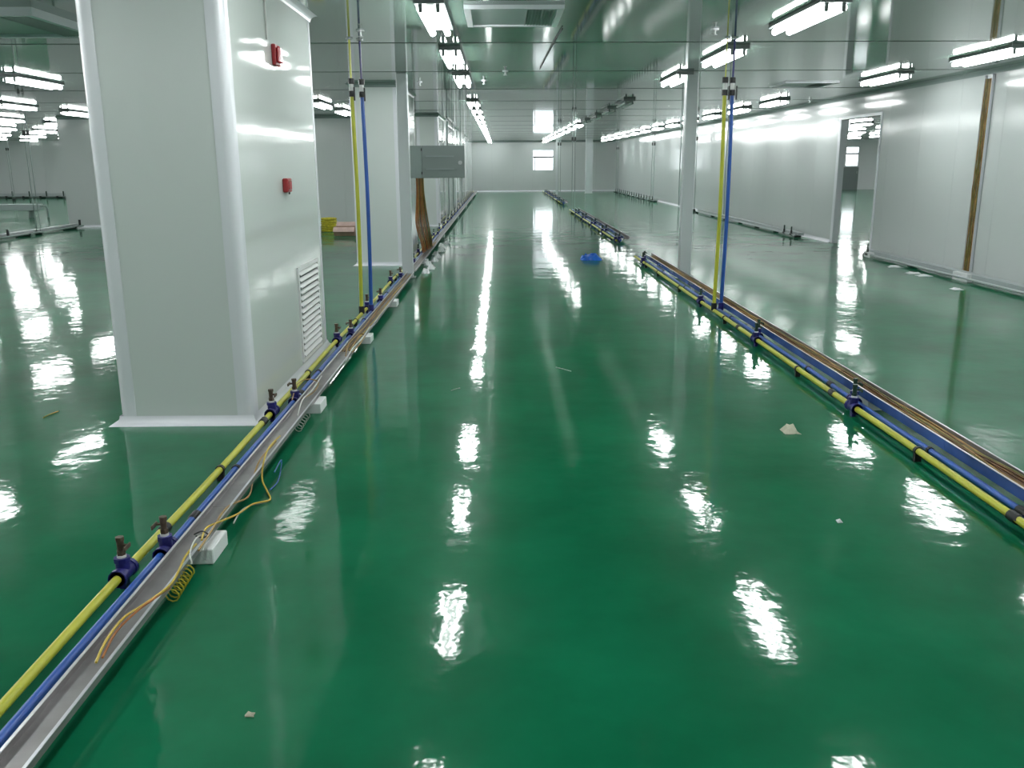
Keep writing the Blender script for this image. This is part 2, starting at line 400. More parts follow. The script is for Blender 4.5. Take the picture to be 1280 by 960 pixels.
# ------------------------------------------------------------------ clad columns
def column(x0, x1, y0, y1, label, vents=True, rc=.055):
    t = thing('clad_column', label, 'column', ((x0+x1)/2, (y0+y1)/2, 0), 'white panel-clad columns along the left of the aisle')
    i = .004
    MB().box(x0 + rc, x1 - rc, y0 + i, y0 + .03, .005, H - .005).build('front_panel', 'clad', t)
    MB().box(x0 + rc, x1 - rc, y1 - .03, y1 - i, .005, H - .005).build('back_panel', 'clad', t)
    MB().box(x1 - .03, x1 - i, y0 + rc, y1 - rc, .005, H - .005).build('side_panel', 'clad_side', t)
    MB().box(x0 + i, x0 + .03, y0 + rc, y1 - rc, .005, H - .005).build('side_panel', 'clad', t)
    for (cx, cy, a0) in ((x1 - rc, y0 + rc, -PI/2), (x1 - rc, y1 - rc, 0), (x0 + rc, y1 - rc, PI/2), (x0 + rc, y0 + rc, PI)):
        arc = [(cx + rc * math.cos(a0 + PI/2 * k / 6), cy + rc * math.sin(a0 + PI/2 * k / 6)) for k in range(7)]
        # flanges that lap over the panels
        u0 = (math.cos(a0 - PI/2), math.sin(a0 - PI/2)); u1 = (math.cos(a0 + PI), math.sin(a0 + PI))
        e0 = (arc[0][0] + u0[0] * .05, arc[0][1] + u0[1] * .05); e1 = (arc[-1][0] + math.cos(a0 + PI) * .05, arc[-1][1] + math.sin(a0 + PI) * .05)
        inn = [(cx + (rc - .006) * math.cos(a0 + PI/2 * k / 6), cy + (rc - .006) * math.sin(a0 + PI/2 * k / 6)) for k in range(7)]
        f0 = (inn[0][0] + u0[0] * .05, inn[0][1] + u0[1] * .05); f1 = (inn[-1][0] + math.cos(a0 + PI) * .05, inn[-1][1] + math.sin(a0 + PI) * .05)
        MB().prism([e0] + arc + [e1, f1] + inn[::-1] + [f0], 'z', .004, H - .004).build('corner_trim', 'trim', t, True)
    def cove(z, s, m, name):
        r = .055; g = MB(); rings = []
        for k in range(6):
            a = PI/2 * k / 5; o = r * (1 - math.sin(a)) if True else 0; zz = z + s * r * (1 - math.cos(a)); rings.append((o, zz))
        rings = [(r, z)] + rings[0:]; rings += [(0, z + s * r)]
        vs = []
        for o, zz in rings: vs += [(x0 - o, y0 - o, zz), (x1 + o, y0 - o, zz), (x1 + o, y1 + o, zz), (x0 - o, y1 + o, zz)]
        fs = []
        for a in range(len(rings) - 1):
            for b in range(4): fs.append((a*4 + b, a*4 + (b+1) % 4, a*4 + 4 + (b+1) % 4, a*4 + 4 + b))
        g.add(vs, fs).build(name, m, t, True)
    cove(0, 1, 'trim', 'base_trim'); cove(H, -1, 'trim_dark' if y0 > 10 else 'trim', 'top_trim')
    return t
c1 = column(-2.42, -1.57, 5.45, 7.95, 'large nearest white column with louvre vent and two red alarm boxes')
column(-2.32, -1.54, 14.45, 16.9, 'second white column carrying the grey electrical cabinet')
column(-2.12, -1.54, 23.5, 26.0, 'third white column, standing at the corner of the left wall')
column(-2.10, -1.54, 32.5, 34.6, 'fourth white column, half sunk into the left aisle wall')
column(-2.10, -1.54, 41.5, 43.6, 'farthest white column by the left aisle wall')
# louvre vent on the nearest column
vy0, vy1, vz0, vz1 = 6.90, 7.66, .07, .82; vx = -1.574
g = MB(); f = .03
g.box(vx, vx + .014, vy0, vy1, vz0, vz0 + f).box(vx, vx + .014, vy0, vy1, vz1 - f, vz1).box(vx, vx + .014, vy0, vy0 + f, vz0 + f, vz1 - f).box(vx, vx + .014, vy1 - f, vy1, vz0 + f, vz1 - f)
vf = g.build('louvre_vent', 'white', c1)
MB().box(vx, vx + .003, vy0 + f, vy1 - f, vz0 + f, vz1 - f).build('backing', 'black', vf)
ns = 14
for k in range(ns):
    z0 = vz0 + f + (vz1 - vz0 - 2*f) * k / ns; hh = (vz1 - vz0 - 2*f) / ns
    MB().add([(vx + .003, vy0 + f, z0 + hh*.86), (vx + .024, vy0 + f, z0 + hh*.40), (vx + .024, vy0 + f, z0 + hh*.30), (vx + .003, vy0 + f, z0 + hh*.70),
              (vx + .003, vy1 - f, z0 + hh*.86), (vx + .024, vy1 - f, z0 + hh*.40), (vx + .024, vy1 - f, z0 + hh*.30), (vx + .003, vy1 - f, z0 + hh*.70)],
             [(0,1,2,3),(4,5,6,7),(0,1,5,4),(1,2,6,5),(2,3,7,6),(3,0,4,7)]).build('slat', 'white', vf)
# red alarms
t = thing('alarm_sounder', 'red fire alarm sounder with strobe high on the nearest column', 'fire alarm', (-1.57, 6.62, 2.28))
MB().box(-1.574, -1.545, 6.55, 6.70, 2.27, 2.41, .006).build('back_box', 'red', t)
MB().box(-1.545, -1.515, 6.565, 6.625, 2.285, 2.395, .01).build('strobe_lens', 'red_lens', t)
MB().box(-1.545, -1.525, 6.64, 6.69, 2.29, 2.34, .006).build('horn', 'red', t)
MB().box(-1.545, -1.53, 6.64, 6.69, 2.35, 2.39, .004).build('label_plate', 'white', t)
t = thing('alarm_call_point', 'red manual call point box lower on the nearest column', 'fire alarm', (-1.57, 6.7, 1.4))
MB().box(-1.574, -1.535, 6.62, 6.76, 1.40, 1.50, .008).build('back_box', 'red', t)
MB().box(-1.535, -1.531, 6.645, 6.735, 1.42, 1.48, .002).build('press_panel', 'red_lens', t)
MB().tube([(-1.545, 6.70, 1.40), (-1.545, 6.70, 1.385)], .006, 6).build('test_key_slot', 'black', t)
tag(MB().tube([(-1.566, 6.42, 2.42), (-1.566, 6.42, H - .056)], .007, 6).build('conduit_wire', 'wire_white'), 'thin white wire running up the column above the red sounder', 'wire')

# slim posts
def post(x, y, wd, label):
    t = thing('slim_post', label, 'post', (x, y, 0), 'slim posts beside the pipe runs')
    MB().box(x - wd/2, x + wd/2, y - wd/2, y + wd/2, .01, H - .003, .008).build('shaft', 'post', t)
    MB().box(x - wd/2 - .03, x + wd/2 + .03, y - wd/2 - .03, y + wd/2 + .03, 0, .012).build('foot_plate', 'steel', t)
post(-1.33, 12.85, .15, 'slim grey post at the left run in front of the second column')
post(2.66, 12.85, .16, 'slim grey-white post beside the right-hand cable channel')
post(4.75, 48.5, .36, 'distant pale post in front of the far wall')
post(2.95, 47.0, .10, 'thin distant post seen across the far window')

# ------------------------------------------------------------------ pipe runs
def wob(y, a, s): return a * (math.sin(y * 1.3 + s) + .6 * math.sin(y * 2.9 + 2*s))
def pipe_run(name, m, x, z, r, y0, y1, tees, coups, clips, label, sx=0, amp=.004, valve='bronze', ztop=.21, group=None, lv=1):
    t = thing(name, label, 'pipe', (x, y0, 0), group)
    cuts = [y0] + sorted(coups) + [y1]
    for i, (a, b) in enumerate(zip(cuts[:-1], cuts[1:])):
        n = max(2, int((b - a) / .25)); n = min(n, 60)
        MB().tube([(x + wob(a + (b-a)*k/n, amp, sx), a + (b-a)*k/n, z) for k in range(n + 1)], r, 12).build('pipe', m, t, True)
    for c in coups:
        X = x + wob(c, amp, sx)
        MB().tube([(X, c - .03, z), (X, c - .03, z), (X, c + .03, z)], [r * 1.35] * 3, 12).build('coupling', 'black', t, True)
    for c in clips:
        X = x + wob(c, amp, sx)
        g = MB().tube([(X, c - .012, z), (X, c + .012, z)], r * 1.32, 12); g.box(X - .018, X + .018, c - .012, c + .012, 0, z)
        g.build('pipe_clip', 'black', t)
    for c in tees:
        X = x + wob(c, amp, sx)
        g = MB().tube([(X, c - .062, z), (X, c + .062, z)], r * 1.75, 12)
        g.tube([(X, c - .062, z), (X, c - .042, z)], r * 2.0, 12); g.tube([(X, c + .042, z), (X, c + .062, z)], r * 2.0, 12)
        g.tube([(X, c, z), (X, c, z + .062)], r * 1.5, 12); g.tube([(X, c, z + .048), (X, c, z + .066)], r * 1.75, 8)
        g.box(X - .012, X + .012, c - .02, c + .02, 0, z)
        te = g.build('outlet_tee', 'navy' if valve == 'bronze' else 'navy', t, True)
        MB().tube([(X, c, z + .066), (X, c, z + .076)], r * 1.0, 10).build('thread_tape', 'white', te, True)
        g = MB().tube([(X, c, z + .076), (X, c, z + .095)], r * .95, 6); g.tube([(X, c, z + .095), (X, c, z + .135)], [r * .72, r * .8], 10); g.tube([(X, c, z + .135), (X, c, ztop - .0)], r * .95, 6)
        g.tube([(X, c, z + .115), (X + lv * .03, c, z + .115)], r * .35, 6)
        g.box(X + lv * .032 - .004, X + lv * .032 + .004, c - .045, c + .012, z + .105, z + .125, .003)
        g.build('outlet_valve', valve, te, True)
    return t
YL, BL = -1.47, -1.385
pipe_run('yellow_air_pipe', 'yellow', YL, .06, .018, -.6, 12.72, [3.2, 5.5, 7.88, 9.72, 11.95], [3.62, 5.28, 8.6], [1.5, 4.4, 6.6, 8.9, 10.8, 12.5],
         'yellow pipe along the floor at the left, outermost of the near left run', 1)
pipe_run('blue_air_pipe', 'blue', BL, .062, .0175, -.6, 12.72, [3.40, 5.78, 8.10, 10.2, 12.35], [3.75, 5.95], [1.5, 4.4, 6.6, 8.9, 10.8, 12.5],
         'blue pipe between the yellow pipe and the metal channel at the near left', 2, .003, lv=-1)
YR, BR = 2.275, 2.345
pipe_run('yellow_air_pipe', 'yellow', YR, .06, .0185, -.6, 15.0, [5.5, 7.76, 10.0, 14.2], [3.66, 5.86, 8.35], [1.2, 2.4, 4.6, 6.6, 8.9, 11.2, 12.8, 13.9],
         'yellow pipe along the right of the open aisle floor', 3, .004, 'valve_green')
pipe_run('blue_air_pipe', 'blue', BR, .06, .0165, -.6, 15.0, [5.66, 7.95, 14.45], [6.1, 3.72], [1.2, 2.4, 4.6, 6.6, 8.9, 11.2, 12.8, 13.9],
         'blue pipe between the yellow pipe and the channel on the right run', 4, .006, 'valve_green')
# distant runs: parts of them only
tl = [14.0 + 1.9 * k for k in range(18)]
pipe_run('yellow_air_pipe', 'yellow', -1.452, .06, .015, 13.05, 51.5, tl, [], [13.4 + 2.4 * k for k in range(16)], 'yellow pipe continuing along the left wall behind the slim post', 1, .001, 'valve_green', lv=0)
pipe_run('blue_air_pipe', 'blue', -1.384, .06, .015, 13.05, 51.5, [c + .3 for c in tl], [], [13.4 + 2.4 * k for k in range(16)], 'blue pipe continuing along the left wall behind the slim post', 2, .001, 'valve_green', lv=0)
for (a, b, x, nm, nl) in ((18.2, 30.5, 2.36, 'middle', 5), (35.4, 51.0, 2.42, 'farthest', 6)):
    tt = [a + .15] + [a + (b - a) * (k + 1) / nl for k in range(nl - 1)]
    pipe_run('yellow_air_pipe', 'yellow', x, .06, .02, a, b, tt, [], [a + .8 + 2.4 * k for k in range(int((b-a)/2.5))], 'short yellow pipe of the %s right-hand pipe run' % nm, 3, .004, 'valve_green')
    pipe_run('blue_air_pipe', 'blue', x + .09, .06, .02, a, b, [c + .02 for c in tt], [], [a + .8 + 2.4 * k for k in range(int((b-a)/2.5))], 'short blue pipe of the %s right-hand pipe run' % nm, 4, .004, 'valve_green')

# cable channels
def channel(x0, x1, y0, y1, z0, z1, label, inner='galv', film=False, lip='galv_lip', seg=2.4, feet=True):
    t = thing('cable_channel', label, 'cable channel', ((x0+x1)/2, y0, 0), 'open metal cable channels')
    n = max(1, round((y1 - y0) / seg)); th = .003
    for k in range(n):
        a = y0 + (y1-y0) * k / n + .002; b = y0 + (y1-y0) * (k+1) / n - .002
        g = MB().box(x0, x1, a, b, z0, z0 + th).box(x0, x0 + th, a, b, z0 + th, z1).box(x1 - th, x1, a, b, z0 + th, z1)
        s = g.build('channel_section', inner, t)
        MB().box(x0 - .004, x0 + .006, a, b, z1, z1 + .003).build('lip', lip, s)
        MB().box(x1 - .006, x1 + .004, a, b, z1, z1 + .003).build('lip', lip, s)
        if film: MB().box(x0 - .0025, x0 - .0003, a, b, z0 + .002, z1 - .002).build('protective_film', 'film', s)
    return t
channel(-1.335, -1.235, -.6, 12.75, .068, .094, 'open galvanised cable channel on foam blocks along the near left run')
channel(-1.335, -1.235, 13.0, 51.5, .068, .094, 'distant cable channel along the left wall behind the slim post', seg=4.8)
channel(2.405, 2.53, -.6, 14.9, .072, .130, 'blue-filmed cable channel full of brown wires on the right run', film=True)
channel(2.53, 2.64, 18.3, 30.3, .072, .130, 'short cable channel of the middle right-hand run', seg=4, film=True)
channel(2.58, 2.69, 35.5, 51.0, .072, .130, 'short cable channel of the farthest right-hand run', seg=4, film=True)
# end plate of the middle run
# foam blocks
for k, y in enumerate([3.39, 5.66, 7.99, 10.13, 14.63]):
    b = MB().box(-1.315, -1.19, y, y + .20, 0, .0675, .004)
    tag(b.build('foam_block', 'foam'), ['white foam block nearest the camera under the left channel', 'second white foam block under the left channel, beside the big column base',
        'third white foam block under the left channel, past the louvre vent', 'fourth white foam block under the left channel, past the riser hoses', 'farthest white foam block by the second column'][k], 'foam block', 'foam blocks under the left channel')
for k, y in enumerate([1.4, 5.62, 8.4, 11.0, 13.6]):
    far = 2.60 if k == 1 else 2.52
    tag(MB().box(2.42, far, y, y + .19, 0, .0715, .004).build('foam_block', 'foam'), ['foam block under the right channel outside the frame', 'white foam block poking out behind the right channel by its valve',
        'foam block under the right channel before the riser hoses', 'foam block under the right channel past the riser hoses', 'foam block under the far end of the right channel'][k], 'foam block', 'foam blocks under the right channel')
for (x, ys, nm) in ((2.585, (19.5, 24, 29), 'middle right-hand'), (2.635, (37, 43, 49), 'farthest right-hand'), (-1.285, (20, 27, 34, 41, 48), 'far left')):
    for y in ys:
        tag(MB().box(x - .05, x + .05, y, y + .19, 0, .071 if x > 0 else .0675, .004).build('foam_block', 'foam'), 'small distant foam block under the %s channel' % nm, 'foam block', 'foam blocks under the %s channel' % nm)

# wires lying in the channels
def wire(pts, r, m, label, group=None, n=6, sm=8, cat='wire'):
    return tag(MB().tube(spline(pts, sm), r, n).build('wire', m, None, True), label, cat, group)
for k in range(14):
    x = 2.425 + .0065 * k + (.006 if k > 8 else 0); ph = random.random() * 6; zz = .082 + .006 * (k % 3) + (.012 if k > 8 else 0)
    pts = [(min(2.519, max(2.416, x + .016 * math.sin(y * 2.1 + ph) + .008 * math.sin(5 * y + ph))), y, zz + .008 * (1 + math.sin(y * 3.3 + ph * 2))) for y in [-.5 + .42 * i for i in range(37)]]
    wire(pts, .0058, ['wire_brown', 'wire_tan', 'wire_brown', 'wire_olive'][k % 4], 'long brownish wire lying in the right-hand cable channel', 'wires in the right channel', 5, 3)
for k in range(5):
    x = -1.318 + .018 * k; ph = random.random() * 6
    pts = [(min(-1.246, max(-1.324, x + .014 * math.sin(y * 2.3 + ph))), y, .0775 + .005 * (1 + math.sin(y * 3 + ph))) for y in [7.3 + .4 * i for i in range(14)]]
    wire(pts, .0055, ['wire_tan', 'wire_brown', 'wire_tan', 'wire_yellow', 'wire_brown'][k], 'tan wire lying in the far half of the left channel', 'wires in the left channel', 5, 3)
def pw(*a): return [P(x, y, z) for x, y, z in a]
G = 'loose wires at the left channel'
wire(pw((120, 828, .09), (133, 800, .10), (155, 772, .11), (185, 752, .127), (215, 728, .115), (232, 695, .127), (245, 680, .125)), .0045, 'wire_yellow', 'yellow wire rising over the channel edge before the nearest foam block', G)
wire(pw((128, 822, .09), (145, 790, .10), (170, 765, .115), (190, 750, .128), (212, 735, .10)), .004, 'wire_orange', 'orange wire beside the yellow one before the nearest foam block', G)
wire(pw((252, 675, .127), (258, 660, .127), (275, 652, .12), (298, 642, .06), (316, 630, .02), (337, 625, .008), (334, 614, .01), (328, 600, .05), (329, 580, .10), (336, 560, .127), (350, 545, .11)), .0045, 'wire_yellow', 'yellow wire looping out over the floor beyond the nearest foam block', G)
wire(pw((248, 688, .125), (264, 664, .13), (284, 634, .10), (310, 621, .05), (316, 600, .07), (325, 575, .12), (345, 552, .10)), .0045, 'wire_tan', 'tan wire of the loop beyond the nearest foam block', G)
wire(pw((292, 654, .006), (300, 640, .006), (312, 632, .008), (330, 628, .006)), .0035, 'wire_white', 'short pale wire end on the floor inside the yellow loop', G)
wire(pw((240, 705, .13), (238, 690, .16), (246, 672, .13), (262, 668, .10), (250, 690, .10)), .0035, 'wire_white', 'thin white wire curl standing in the channel by the nearest foam block', G)
wire(pw((243, 668, .10), (252, 664, .13), (260, 668, .125), (254, 672, .10), (245, 670, .10)), .0035, 'black', 'small black wire ring in the channel by the nearest foam block', G)
wire(pw((343, 590, .09), (352, 575, .05), (348, 600, .01), (338, 612, .008)), .003, 'blue', 'thin blue wire hanging from the channel to the floor', G)
wire(pw((365, 500, .10), (372, 480, .14), (385, 474, .13), (398, 478, .11), (392, 490, .10), (378, 498, .10)), .004, 'wire_tan', 'tan wire coil in the channel above the second foam block', G)
wire(pw((372, 520, .10), (378, 500, .12), (390, 488, .125), (402, 470, .11)), .004, 'wire_white', 'white wire along the channel above the second foam block', G)
wire(pw((432, 445, .10), (436, 430, .14), (448, 418, .13), (456, 420, .11), (448, 432, .10), (440, 440, .10)), .005, 'wire_tan', 'tan wire coil in the channel above the third foam block', G)
wire(pw((432, 452, .10), (440, 436, .13), (452, 424, .12), (462, 408, .10)), .005, 'wire_white', 'white wire along the channel above the third foam block', G)
# coil of stripped wire hanging from the channel
def coil(p0, p1, turns, r, wr, m, label):
    a = P(*p0); b = P(*p1); pts = []
    d = (b - a); n = turns * 10
    u = Vector((0, 0, 1)); v = d.normalized().cross(u)
    for i in range(n + 1):
        t = i / n; q = a + d * t; th = 2 * PI * turns * t
        pts.append(q + u * (r * math.cos(th) * 1.0 + r * .2) + v * r * math.sin(th))
    tag(MB().tube(pts, wr, 5).build('wire_coil', m, None, True), label, 'wire', G)
coil((214, 747, .03), (236, 712, .05), 8, .028, .003, 'junk_yellow', 'springy yellow wire coil on the floor before the nearest foam block')
coil((372, 537, .02), (384, 518, .03), 6, .025, .0025, 'wire_white', 'springy pale wire coil on the floor before the second foam block')

# ------------------------------------------------------------------ riser hoses
def riser(x, y, m, mtop, label, z0=.06, r=.02, rt=.011, zv=2.35, lev=1):
    t = thing('riser_hose', label, 'hose', (x, y, 0), 'riser hoses between floor and ceiling')
    MB().tube([(x, y, z0 - .0), (x, y, z0 + .08)], r * 1.5, 10).build('lower_socket', 'navy' if m == 'blue' else 'black', t, True)
    n = 12
    MB().tube([(x + .012 * math.sin(PI * k / n), y, z0 + .08 + (zv - .10 - z0 - .08) * k / n) for k in range(n + 1)], r, 10).build('lower_hose', m, t, True)
    v = MB().tube([(x, y, zv - .045), (x, y, zv + .02)], r * 1.1, 12).build('ball_valve', 'white', t, True)
    MB().tube([(x, y, zv - .10), (x, y, zv - .045)], r * 1.55, 12).build('union_nut', 'black', v, True)
    MB().tube([(x, y, zv + .02), (x, y, zv + .075)], r * 1.55, 12).build('union_nut', 'black', v, True)
    MB().box(x + lev*(r*1.3), x + lev*(r*1.3) + .014*lev if lev > 0 else x + lev*r*1.3 + .014, y - .05, y - .03, zv - .14, zv - .01, .003).build('lever', 'black', v)
    MB().tube([(x, y, zv + .075), (x, y, H - .01)], rt, 8).build('upper_pipe', mtop, t, True)
    MB().tube([(x, y, H - .012), (x, y, H - .001)], .035, 12).build('ceiling_rosette', 'steel', t, True)
riser(YL + wob(9.33, .004, 1), 9.33, 'yellow', 'yellow', 'yellow riser hose from the left run up to the ceiling')
riser(BL + wob(9.43, .003, 2), 9.43, 'blue', 'navy', 'blue riser hose from the left run up to the ceiling')
riser(YR + wob(9.38, .004, 3), 9.38, 'yellow', 'yellow', 'yellow riser hose from the right run up to the ceiling', rt=.007)
riser(BR + .015, 9.40, 'blue', 'navy', 'blue riser hose from the right run up to the ceiling')
def thin_riser(x, y, label, gap=.09, z0=.06):
    t = thing('riser_pipe', label, 'pipe', (x, y, 0), 'thin distant riser pipes')
    for k in (0, 1):
        MB().tube([(x + gap*k, y, z0), (x + gap*k, y, H - .01)], .012, 8).build('pipe', 'trim_dark', t, True)
        MB().tube([(x + gap*k, y, 2.28), (x + gap*k, y, 2.40)], .032, 8).build('valve', 'black', t, True)
    MB().box(x - .04, x + gap + .04, y - .02, y + .02, H - .02, H).build('ceiling_bracket', 'steel', t)
    MB().box(x - .03, x + gap + .03, y - .03, y + .03, 0, z0 + .02).build('floor_bracket', 'black', t)
thin_riser(2.36, 29.6, 'pair of thin dark risers at the end of the middle right-hand run')
thin_riser(2.42, 37.6, 'pair of thin dark risers at the farthest right-hand run')
thin_riser(6.38, 30.0, 'pair of thin dark risers by the right wall, left of the doorway run')
thin_riser(6.38, 38.2, 'pair of thin dark risers at the far right wall run, near end')
thin_riser(6.35, 49.5, 'pair of thin dark risers at the far right corner')
thin_riser(-11.1, 21.7, 'pair of thin dark risers over the left bay run')
thin_riser(-20.6, 44.6, 'pair of thin dark risers against the far left wall')
thin_riser(-22.9, 43.0, 'pair of thin dark risers at the far left edge')
tag(MB().tube([(6.62, 26.6, .03), (6.60, 26.6, 1.2), (6.62, 26.6, H - .005)], .018, 8).build('drop_pipe', 'trim_dark', None, True), 'thin dark drop pipe on the right wall behind the yellow riser', 'pipe')
tag(MB().tube([(6.62, 33.4, .03), (6.60, 33.4, 1.2), (6.62, 33.4, H - .005)], .02, 8).build('drop_pipe', 'trim_dark', None, True), 'thin dark drop pipe on the right wall beside the slim post', 'pipe')

# ------------------------------------------------------------------ wall runs on the right and in the left bay
def wall_channel(x0, x1, y0, y1, label, valves=()):
    t = thing('wall_trunking', label, 'cable channel', ((x0+x1)/2, y0, 0), 'low trunking at the wall foot')
    MB().box(x0, x1, y0, y1, .045, .10, .004).build('trunk', 'duct', t)
    MB().box(x0 - .003, x1 + .003, y0, y1, .10, .106).build('lid', 'duct', t)
    for k in range(max(2, int((y1 - y0) / 1.6))):
        yy = y0 + .15 + k * 1.6
        MB().box(x0 + .01, x1 - .01, yy, yy + .1, 0, .045).build('foot', 'black', t)
    MB().tube([(x0 - .06, y0, .05), (x0 - .06, y1, .05)], .016, 8).build('pipe', 'duct', t, True)
    MB().box(x0 - .08, x0 + .01, y0, y0 + .04, 0, .05).build('bracket', 'black', t); MB().box(x0 - .08, x0 + .01, y1 - .04, y1, 0, .05).build('bracket', 'black', t)
    for y in valves:
        te = MB().tube([(x0 - .06, y - .06, .05), (x0 - .06, y + .06, .05)], .028, 8).tube([(x0 - .06, y, .05), (x0 - .06, y, .14)], .022, 8).build('outlet_tee', 'black', t, True)
        MB().tube([(x0 - .06, y, .14), (x0 - .06, y, .22)], .016, 8).build('outlet_valve', 'valve_green', te, True)
wall_channel(6.36, 6.50, 4.0, 15.4, 'low grey trunking at the foot of the right wall, near side of the doorway', [15.25])
wall_channel(6.44, 6.56, 19.3, 29.3, 'low grey trunking at the right wall beyond the doorway', [19.6, 20.1, 25.2, 26.0])
wall_channel(6.44, 6.56, 37.5, 50.5, 'distant trunking with many valves at the far right wall', [37.8 + .75 * k for k in range(17)])
t = thing('wall_trunking', 'low pipe run crossing the left bay floor by its back wall', 'cable channel', (-11.2, 14.0, 0), 'low trunking at the wall foot')
MB().box(-11.24, -11.12, 14.0, 24.0 - .1, .05, .11, .004).build('trunk', 'duct', t)
MB().tube([(-11.02, 14.0, .06), (-11.02, 23.8, .06)], .022, 8).build('pipe', 'black', t, True)
MB().tube([(-10.94, 14.0, .06), (-10.94, 23.8, .06)], .022, 8).build('pipe', 'trim_dark', t, True)
for y in (15, 17, 19, 21, 23.3):
    MB().box(-11.25, -10.9, y, y + .06, 0, .06).build('foot', 'black', t)
for y in (20.2, 23.7): MB().tube([(-10.98, y, .06), (-10.98, y, .22)], .03, 8).build('outlet_valve', 'black', t, True)
t = thing('wall_trunking', 'distant pipe run with valves along the far left wall', 'cable channel', (-22, 45.5, 0), 'low trunking at the wall foot')
MB().box(-27, -13, 46.2, 46.4, .10, .24).build('trunk', 'duct', t)
MB().tube([(-27, 46.0, .08), (-13, 46.0, .08)], .03, 8).build('pipe', 'trim_dark', t, True)
for k in range(16):
    x = -26.5 + .85 * k
    MB().box(x - .05, x + .05, 45.95, 46.38, 0, .11).build('foot', 'black', t); MB().tube([(x + .3, 46.0, .08), (x + .3, 46.0, .34)], .035, 8).build('outlet_valve', 'valve_green', t, True)
t = thing('floor_duct', 'pale grey boxed duct lying on the floor of the far left bay', 'duct', (-16, 29, 0))
MB().box(-19.5, -14.5, 28.6, 28.95, .22, .42, .01).build('duct_body', 'duct', t)
for x in (-19.2, -17, -14.8): MB().box(x - .04, x + .04, 28.65, 28.9, 0, .22).build('leg', 'trim_dark', t)
MB().tube([(-14.5, 28.78, .36), (-14.35, 28.78, .36), (-14.3, 28.78, .25), (-14.3, 28.78, 0)], .035, 8).build('drain_pipe', 'trim_dark', t, True)

# vertical cable trunking with cable bundle on the right wall
t = thing('vertical_trunking', 'narrow vertical metal trunking up the right wall behind the cable bundle', 'cable channel', (6.69, 12.62, 0))
MB().box(6.688, 6.699, 12.53, 12.73, .02, H - .07).build('back_plate', 'steel', t)
MB().box(6.655, 6.688, 12.53, 12.54, .02, H - .07).build('side_flange', 'galv_lip', t); MB().box(6.655, 6.688, 12.72, 12.73, .02, H - .07).build('side_flange', 'galv_lip', t)
for k in range(13):
    ph = random.random() * 6; y = 12.555 + .0125 * k; n = 16
    pts = [(6.672 - .004 * (k % 3) - .014 * math.sin(PI * i / n) * random.uniform(.3, 1), y + .014 * math.sin(i * .9 + ph) * (.3 + math.sin(PI * i / n)), .03 + (H - .12 - .03) * i / n) for i in range(n + 1)]
    wire(pts, .0065, ['wire_olive', 'wire_tan', 'wire_brown', 'wire_olive', 'wire_tan'][k % 5], 'olive-brown cable in the vertical bundle up the right wall', 'cables in the right wall bundle', 6, 3, 'cable')

# ------------------------------------------------------------------ electrical cabinet with open door and cable drop
t = thing('electrical_cabinet', 'grey wall-mounted electrical cabinet with its door swung open into the aisle', 'cabinet', (-1.4, 15.0, 1.37))
cx0, cx1, cy0, cy1, cz0, cz1 = -1.542, -1.25, 14.72, 15.42, 1.37, 1.875; th = .006
g = MB().box(cx0, cx0 + th, cy0, cy1, cz0, cz1).box(cx0 + th, cx1, cy0, cy0 + th, cz0, cz1).box(cx0 + th, cx1, cy1 - th, cy1, cz0, cz1).box(cx0 + th, cx1, cy0 + th, cy1 - th, cz0, cz0 + th).box(cx0 + th, cx1, cy0 + th, cy1 - th, cz1 - th, cz1)
g.build('body', 'cabinet', t)
MB().box(cx0 + th, cx0 + .02, cy0 + .03, cy1 - .03, cz0 + .03, cz1 - .03).build('mounting_plate', 'steel', t)
for k in range(4): MB().box(cx0 + .02, cx0 + .09, cy0 + .1 + .12*k, cy0 + .19 + .12*k, cz0 + .25, cz0 + .38, .004).build('breaker', 'black', t)
dr = MB().box(cx1 + .004, cx1 + .69, cy0 - .004, cy0 + .012, cz0, cz1, .003).build('door', 'cabinet_in', t)
for z in (cz0 + .13, cz0 + .33): MB().box(cx1 + .07, cx1 + .52, cy0 - .016, cy0 - .004, z, z + .018).build('stiffener', 'cabinet', dr)
MB().tube([(cx1 + .62, cy0 - .004, cz0 + .24), (cx1 + .62, cy0 - .03, cz0 + .24)], .032, 14).build('lock', 'steel', dr, True)
for z in (cz0 + .06, cz1 - .08): MB().tube([(cx1 + .002, cy0 - .006, z), (cx1 + .002, cy0 - .006, z + .04)], .009, 8).build('hinge', 'black', dr, True)
for k in range(9):
    s = k / 8; x = -1.42 + .012 * k
    pts = [(x + .05, 15.05 + .02*k, 1.40), (x + .05, 15.05 + .03*k, 1.1), (x + .02 + .05*s, 15.1 + .08*k, .62), (-1.34 + .10*s, 15.3 + .11*k, .28), (-1.322 + .07*s, 15.4 + .15*k, .116), (-1.322 + .07*s, 16.2 + .16*k, .114)]
    wire(pts, .011, ['wire_orange', 'wire_orange', 'wire_tan', 'wire_brown', 'wire_orange', 'wire_tan', 'wire_orange', 'wire_olive', 'wire_tan'][k], 'orange-brown cable hanging in a bunch from the electrical cabinet', 'cables hanging from the cabinet', 6, 5, 'cable')
